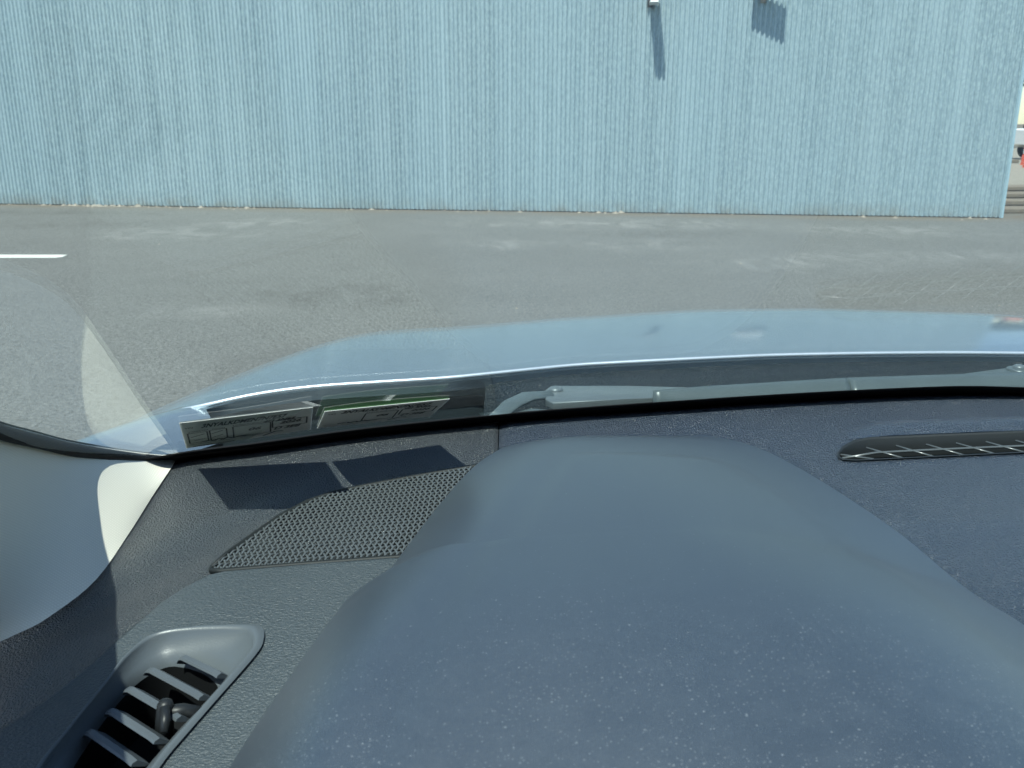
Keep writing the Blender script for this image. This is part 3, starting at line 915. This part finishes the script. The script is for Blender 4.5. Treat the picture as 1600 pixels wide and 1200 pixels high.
# ---- cabin shell: headliner roof, doors, firewall, back
vs = []
nyr, nxr = 16, 30
for lay in (0, 1):
    for j in range(nyr):
        for i in range(nxr):
            x = lerp(-.40, 1.24, i / (nxr - 1)); p = gpt(x, GT - .01)
            v = j / (nyr - 1)
            xx = lerp(p.x, XC + (p.x - XC) * 1.12, min(1, v * 3)); yy = lerp(p.y, -1.7, v)
            edge = abs(xx - XC) / .66
            zz = p.z + .09 * math.sin(min(1, v * 2.2) * math.pi / 2) - .10 * sstep(.75, 1.05, edge) - .06 * sstep(.8, 1, v)
            vs.append(W((xx, yy, zz + lay * .03)))
n = nxr * nyr
fs = grid_faces(nxr, nyr)
pyobj('headliner', vs[:n], fs, M['headliner'], car)
pyobj('roof', vs[n:], fs, M['paint'], car)
for sgn, nm in ((1, 'l'), (-1, 'r')):
    fx = (lambda x: x) if sgn == 1 else (lambda x: 2 * XC - x)
    sec = [(-.345, -.325), (-.36, -.312), (-.40, -.305), (-.44, -.315), (-.455, -.40), (-.47, -.60), (-.46, -.85)]
    vs = [W((fx(x - .02 * (1 - abs(y) / 1.5)), y, z)) for y in (.50, .40, .2, -.3, -.9, -1.6) for x, z in sec]
    pyobj('door_panel', vs, grid_faces(len(sec), 6), M['cabin'], car)
    vs = [W((fx(x), y, z)) for y in (-.50, -.62) for x, z in ((-.44, -.31), (-.42, -.18), (-.37, 0), (-.31, .14))]
    pyobj('door_pillar', vs, grid_faces(4, 2), M['cabin'], car)
pyobj('tailgate', [W(p) for p in ((-.44, -1.68, -.8), (1.28, -1.68, -.8), (1.24, -1.68, -.25), (-.40, -1.68, -.25))], [(0, 1, 2, 3)], M['cabin'], car, False)
pyobj('cabin_floor', [W(p) for p in ((-.47, -1.7, -.86), (1.31, -1.7, -.86), (1.31, .95, -.86), (-.47, .95, -.86))], [(0, 1, 2, 3)], M['cabin'], car, False)
pyobj('firewall', [W(p) for p in ((-.45, .86, -.86), (1.29, .86, -.86), (1.20, .82, -.335), (-.37, .74, -.335))], [(0, 1, 2, 3)], M['black'], car, False)
box('seat_bench', (-.3, -1.75, .45), (1.35, -1.05, .95), M['seat'], car, .06)

# ---- bonnet
ex = [-.45, -.389, -.335, -.288, -.212, -.071, .075, .308, .42, .532, .765, .911, 1.052, 1.128, 1.175, 1.229, 1.29]
ey = [.951, .951, .942, .95, .957, .975, 1.020, 1.054, 1.062, 1.067, 1.066, 1.03, .957, .95, .942, .951, .951]
def yedge(x): return interp(x, ex, ey)
def zhood(x, d):
    xm = x if x < XC else 2 * XC - x
    return -.268 - .0255 * (xm - XC) ** 2 + .0219 * d - (.2579 - .022 * sstep(.05, .35, xm)) * d * d - .6439 * max(0, -.1891 - xm) ** 2 * (1 + 2.9448 * d)
nx_ = 120
vs = []
dl = [(.0, -.018)] + [(-.0045 * math.cos(a * math.pi / 16), -.0045 + .0045 * math.sin(a * math.pi / 16)) for a in range(-3, 9)]
dmore = [.006, .02, .05, .1, .16, .22, .28, .34, .40, .46, .52, .58, .64, .70, .76, .82, .88, .94, .98, 1.0]
cols = [lerp(-.43, 2 * XC + .43, i / (nx_ - 1)) for i in range(nx_)]
def yedge_s(x):
    return sum(yedge(x + o_) for o_ in (-.02, -.01, 0, .01, .02)) / 5
for d, dz in dl + [(d, 0) for d in dmore]:
    for x in cols:
        taper = 1 - .10 * sstep(.5, 1.0, d) * abs(x - XC) / .85
        vs.append(W((XC + (x - XC) * taper, yedge_s(x) + d, zhood(x, max(0, d)) + dz - .10 * max(0, d - .88) ** 1.0)))
hood = pyobj('hood', vs, grid_faces(nx_, len(dl) + len(dmore)), M['paint'], car)
tube('hood_edge_glint', [W((x, yedge_s(x) - .0030, zhood(x, 0) - .0016)) for x in [lerp(-.40, 1.24, i / 90) for i in range(91)]], S * .0026, plain('painted_edge_glint', (.80, .86, .90), .38, metal=.75), car, 10)  # sun highlight on the bonnet's rear edge, put in as a near-white tube
# front face below the bonnet
fr = [(W((XC + (x - XC) * .90, yedge_s(x) + 1.002, zhood(x, 1.0) - .013)), x) for x in cols[::6] + [cols[-1]]]
vs = []
for p, x in fr:
    for dy, z in ((0, p.z - .004), (.06, p.z - .10), (.09, .55), (.10, .35), (.02, .20)):
        vs.append((p.x, p.y + dy * (1 - ((x - XC) / .85) ** 2 * .8), z))
pyobj('front_bumper', vs, grid_faces(5, len(fr)), M['paint'], car)
for sgn in (1, -1):
    fx = (lambda x: x) if sgn == 1 else (lambda x: 2 * XC - x)
    # fender: rounded shoulder running forward from the foot of the pillar
    path = [(-.455, .70, -.300), (-.425, .775, -.2985), (-.395, .845, -.2985), (-.362, .905, -.2985), (-.339, .945, -.3005)]
    vs = []
    for x, y, z in path:
        for dx, dy, dz in ((.026, -.034, -.03), (.012, -.016, -.0065), (.004, -.004, -.0015), (-.006, .006, 0), (-.028, .012, -.004), (-.06, .012, -.016), (-.10, 0, -.06), (-.125, -.01, -.14), (-.13, -.01, -.55)):
            vs.append(W((fx(x + dx), y + dy, z + dz)))
    pyobj('fender', vs, grid_faces(9, len(path)), M['paint'], car)
    vs = []
    for d in [0, .1, .25, .4, .55, .7, .85, 1.0]:
        x = -.43; tp = 1 - .10 * sstep(.5, 1.0, d)
        z0 = zhood(x, d) - .004 - .10 * max(0, d - .88)
        for dx, dz in ((-.004, 0), (-.02, -.006), (-.05, -.03), (-.075, -.09), (-.085, -.2), (-.08, -.5)):
            vs.append(W((fx(XC + (x + dx - XC) * tp), .951 + d, z0 + dz)))
    pyobj('fender_side', vs, grid_faces(6, 8), M['paint'], car)

# ---- cowl panels under the wipers
def zcowl(x, y):
    xm = x if x < XC else 2 * XC - x
    e = zhood(xm, 0)
    return e - .0125 - .010 * sstep(1.0, .86, y)
def cowl(name, x0, x1, nx, drop, mat):
    vs = []
    for j in range(10):
        for i in range(nx):
            x = lerp(x0, x1, i / (nx - 1)); v = j / 9
            y = lerp(ybase(x) + .022, yedge_s(x) + .06, v)
            vs.append(W((x, y, zcowl(x, y) - drop * sstep(0, .25, v) - (.004 if i in (0, nx - 1) else 0))))
    return pyobj(name, vs, grid_faces(nx, 10), mat, car)
cowl('cowl_panel', -.030, 1.10, 70, 0, M['cowl'])
cowl('cowl_end', -.40, -.033, 30, .030, M['cowl_end'])
# sealing strip closing the gap between glass foot and cowl
vs = []
for i in range(60):
    x = lerp(-.38, 1.2, i / 59); p = gpt(x, -.043, .002)
    for dy, dz in ((-.004, -.02), (.0, .002), (.008, .004), (.02, -.012)): vs.append(W((p.x, p.y + dy, p.z + dz)))
pyobj('cowl_seal', vs, grid_faces(4, 60), M['black'], car)

# ---- wipers
def bar_mesh(name, top, z0f, th, mat, parent, bev=.002):
    o = [(S * x, S * y) for x, y in top]
    return prism(name, o, lambda x, y: EYE + S * (z0f(x / S, y / S)), lambda x, y: EYE + S * (z0f(x / S, y / S) + th), mat, parent, bev, 3, True)
w1 = bar_mesh('wiper_arm', [(.040, .838), (.110, .848), (.182, .858), (.189, .866), (.191, .884), (.186, .890), (.12, .8945), (.048, .8965), (.040, .894), (.034, .882), (.033, .850)], lambda x, y: -.269, .007, M['arm'], car, .0025)
w1.data.set_sharp_from_angle(angle=R(60))
disc('pivot_cap', W((.0445, .879, -.2622)), S * .0075, S * .003, M['arm'], w1, 20, S * .0012)
disc('rivet', W((.184, .874, -.2622)), S * .0042, S * .002, M['arm'], w1, 16, S * .001)
tube('arm_root', [W(p) for p in ((-.030, .800, -.276), (-.014, .818, -.270), (0.0, .842, -.265), (.016, .862, -.2635), (.04, .868, -.2635))], [S * r for r in (.006, .009, .011, .012, .011)], M['blade'], w1, 12, .30)
tube('root_shoe', [W(p) for p in ((.0, .826, -.274), (.02, .836, -.272), (.045, .836, -.272))], [S * .008, S * .009, S * .005], M['blade'], w1, 10, .4)
def blade_part(xs, parent, name):
    vs = []
    for x in xs:
        yb = interp(x, [.135, .18, .34, .55, .75], [.838, .850, .882, .905, .910]); w_ = interp(x, [.135, .16, .2, .4, .75], [.006, .018, .026, .034, .036])
        for dy, dz in ((-.5, -.010), (-.5, -.002), (-.38, .002), (-.1, .0065), (.1, .0085), (.35, .004), (.5, -.002), (.5, -.010)):
            vs.append(W((x, yb + dy * w_, -.259 + dz)))
    k_ = len(xs)
    return pyobj(name, vs, grid_faces(8, k_, True) + [tuple(range(8))[::-1], tuple(range((k_ - 1) * 8, k_ * 8))], M['blade'], parent)
bl = blade_part([.137, .145, .16, .19, .24, .29, .335, .3405], car, 'wiper_blade')
blade_part([.3425, .348, .40, .46, .52, .58, .64, .70, .75], bl, 'blade_end')
w2 = bar_mesh('wiper_arm', [(.43, .905), (.55, .918), (.66, .930), (.66, .975), (.60, .975), (.565, .966), (.525, .950), (.48, .932), (.43, .918)], lambda x, y: -.270, .010, M['blade'], car, .003)
w2.data.set_sharp_from_angle(angle=R(60))
disc('pivot_ring', W((.553, .950, -.2605)), S * .0125, S * .0025, M['blade'], w2, 24)
disc('pivot_cap', W((.553, .950, -.2580)), S * .0065, S * .003, M['arm'], w2, 20, S * .001)

# ================================================================== STICKERS ON THE GLASS
def paper_mat(name, col):
    t = NT(name)
    f = t.noise(200, 3, .6)
    c = t.mix(f, tuple(x * .95 for x in col), tuple(min(1, x * 1.03) for x in col))
    t.P(Base_Color=c, Roughness=.8, Specular_IOR_Level=.2)
    tl = t.add('ShaderNodeBsdfTranslucent'); t.l.new(c, tl.inputs[0])
    mx = t.add('ShaderNodeMixShader'); mx.inputs[0].default_value = .50
    t.l.new(t.p.outputs[0], mx.inputs[1]); t.l.new(tl.outputs[0], mx.inputs[2]); t.l.new(mx.outputs[0], t.out.inputs[0])
    return t.m
M['paper'] = paper_mat('sticker_paper', (.88, .88, .85))
M['ink'] = plain('sticker_ink', (.02, .02, .022), .8)
M['green'] = paper_mat('sticker_green_film', (.10, .22, .09))
M['film'] = paper_mat('sticker_grey_film', (.22, .24, .24))

def sticker(name, corners, label, green, lines, boxes, texts):
    """corners: TL, TR, BR, BL on the inner glass face, modelling units"""
    tl, tr, br, bl_ = [Vector(c) for c in corners]
    nrm = (tr - tl).cross(bl_ - tl).normalized()
    if nrm.y > 0: nrm = -nrm                           # towards the cabin
    def at(u, v, h=0.0):
        p = (tl * (1 - u) + tr * u) * (1 - v) + (bl_ * (1 - u) + br * u) * v
        return W(p + nrm * h)
    root = empty(name, at(.5, 1, 0))
    setp(root, label, 'sticker', 'inspection stickers on the windscreen')
    def quad(nm, us, h0, h1, mat, parent):
        vs = []
        for h in (h0, h1):
            for (u, v) in us: vs.append(at(u, v, h))
        n = len(us)
        fs = [tuple(range(n))[::-1], tuple(range(n, 2 * n))] + [(i, (i + 1) % n, n + (i + 1) % n, n + i) for i in range(n)]
        return pyobj(nm, vs, fs, mat, parent, False)
    paper = quad('paper', [(0, 0), (1, 0), (1, 1), (0, 1)], .0010, .0014, M['paper'], root)
    quad('green_film' if green else 'printed_face', [(0.004, .004), (.996, .004), (.996, .996), (0.004, .996)], .0003, .0008, M['green'] if green else M['film'], root)
    vs, fs = [], []
    def stroke(u0, v0, u1, v1, w):
        d = Vector((u1 - u0, (v1 - v0) * .9, 0))
        if d.length < 1e-6: return
        d.normalize(); a = Vector((-d.y, d.x / .9, 0)) * w * .85
        k_ = len(vs)
        for (u, v) in ((u0 - a.x, v0 - a.y), (u1 - a.x, v1 - a.y), (u1 + a.x, v1 + a.y), (u0 + a.x, v0 + a.y)): vs.append(at(u, v, .00165))
        fs.append((k_, k_ + 1, k_ + 2, k_ + 3))
    for l in lines: stroke(*l)
    for (u0, v0, u1, v1, w) in boxes:
        stroke(u0, v0, u1, v0, w); stroke(u0, v1, u1, v1, w); stroke(u0, v0, u0, v1, w); stroke(u1, v0, u1, v1, w)
    pyobj('ruled_form', vs, fs, M['ink'], paper, False)['kind'] = 'stuff'
    # lettering from the built-in font, laid on the paper
    tv, tf = [], []
    for (txt, u, v, hgt, wid, slant) in texts:
        cu = bpy.data.curves.new('t', 'FONT'); cu.body = txt; cu.size = 1.0; cu.offset = .03 if hgt > .07 else .008
        cu.resolution_u = 3
        to = bpy.data.objects.new('t', cu); C.objects.link(to)
        dg = bpy.context.evaluated_depsgraph_get(); dg.update()
        me = bpy.data.meshes.new_from_object(to.evaluated_get(dg))
        mx_ = max((p.co.x for p in me.vertices), default=1)
        k_ = len(tv)
        for p in me.vertices:
            tv.append(at(u + (p.co.x / mx_) * wid + slant * p.co.y * hgt, v - p.co.y * hgt / .7, .00165))
        for p in me.polygons: tf.append(tuple(k_ + i for i in p.vertices))
        bpy.data.objects.remove(to); bpy.data.curves.remove(cu)
    pyobj('lettering', tv, tf, M['ink'], paper, False)['kind'] = 'stuff'
    return root
scr = [(.02, .78, .10, .74), (.10, .74, .13, .80), (.13, .80, .17, .73), (.17, .73, .20, .80), (.20, .80, .24, .72), (.24, .72, .28, .79), (.28, .79, .34, .74), (.34, .74, .40, .76)]
sA = sticker('inspection_sticker', [(-.2400, .617, -.2075), (-.1452, .6273, -.1987), (-.1682, .7139, -.2457), (-.2770, .722, -.2655)],
    'white form sticker with four small grid boxes, left of the pair', False,
    [(a + .10, b + .03, c + .10, d + .03, .012) for a, b, c, d in scr] + [(.03, .86, .36, .86, .006), (.06, .945, .40, .945, .006), (.44, .84, .62, .84, .006), (.62, .93, .72, .80, .012), (.72, .80, .78, .84, .010),
     (.06, .56, .17, .48, .008), (.08, .70, .18, .66, .008), (.22, .52, .31, .44, .008), (.22, .68, .31, .60, .008), (.74, .50, .93, .50, .005)],
    [(.04, .40, .19, .80, .007), (.21, .38, .34, .78, .007), (.39, .36, .68, .80, .007), (.695, .34, .96, .62, .007)],
    [('VIN', .03, .22, .05, .06, 0), ('3NYALKDMEN7N7E57', .15, .24, .125, .64, .25), ('4EI 3NE5', .62, .36, .09, .24, .3), ('INSPECTED   PASSED', .05, .36, .035, .28, 0), ('EXPIRES IN MONTH', .39, .33, .035, .25, 0), ('LAST DAY OF', .74, .36, .035, .18, 0),
     ('06', .50, .60, .10, .10, .3), ('2026', .75, .48, .09, .16, .3), ('D 3E8', .70, .72, .11, .20, .3), ('SAFETY AND EMISSIONS', .05, .985, .03, .34, 0)])
sB = sticker('inspection_sticker', [(-.1405, .643, -.2070), (-.0480, .6635, -.2035), (-.0700, .734, -.2410), (-.1630, .714, -.2448)],
    'white form sticker with green film along its top, right of the pair', True,
    [(a + .14, b + .02, c + .14, d + .02, .012) for a, b, c, d in scr] + [(.03, .83, .50, .83, .006), (.06, .93, .44, .93, .006), (.60, .90, .70, .78, .012), (.70, .78, .76, .82, .010)],
    [(.36, .34, .63, .78, .007), (.66, .32, .95, .60, .007)],
    [('VIN', .04, .20, .05, .06, 0), ('3NYALKDMEN7N7E57', .14, .21, .12, .72, .25), ('4EI 3NE5', .66, .30, .08, .22, .3), ('EXPIRES IN MONTH', .36, .31, .035, .25, 0), ('06', .46, .58, .10, .10, .3), ('2026', .74, .47, .09, .16, .3), ('D 3E8', .68, .70, .11, .20, .3)])
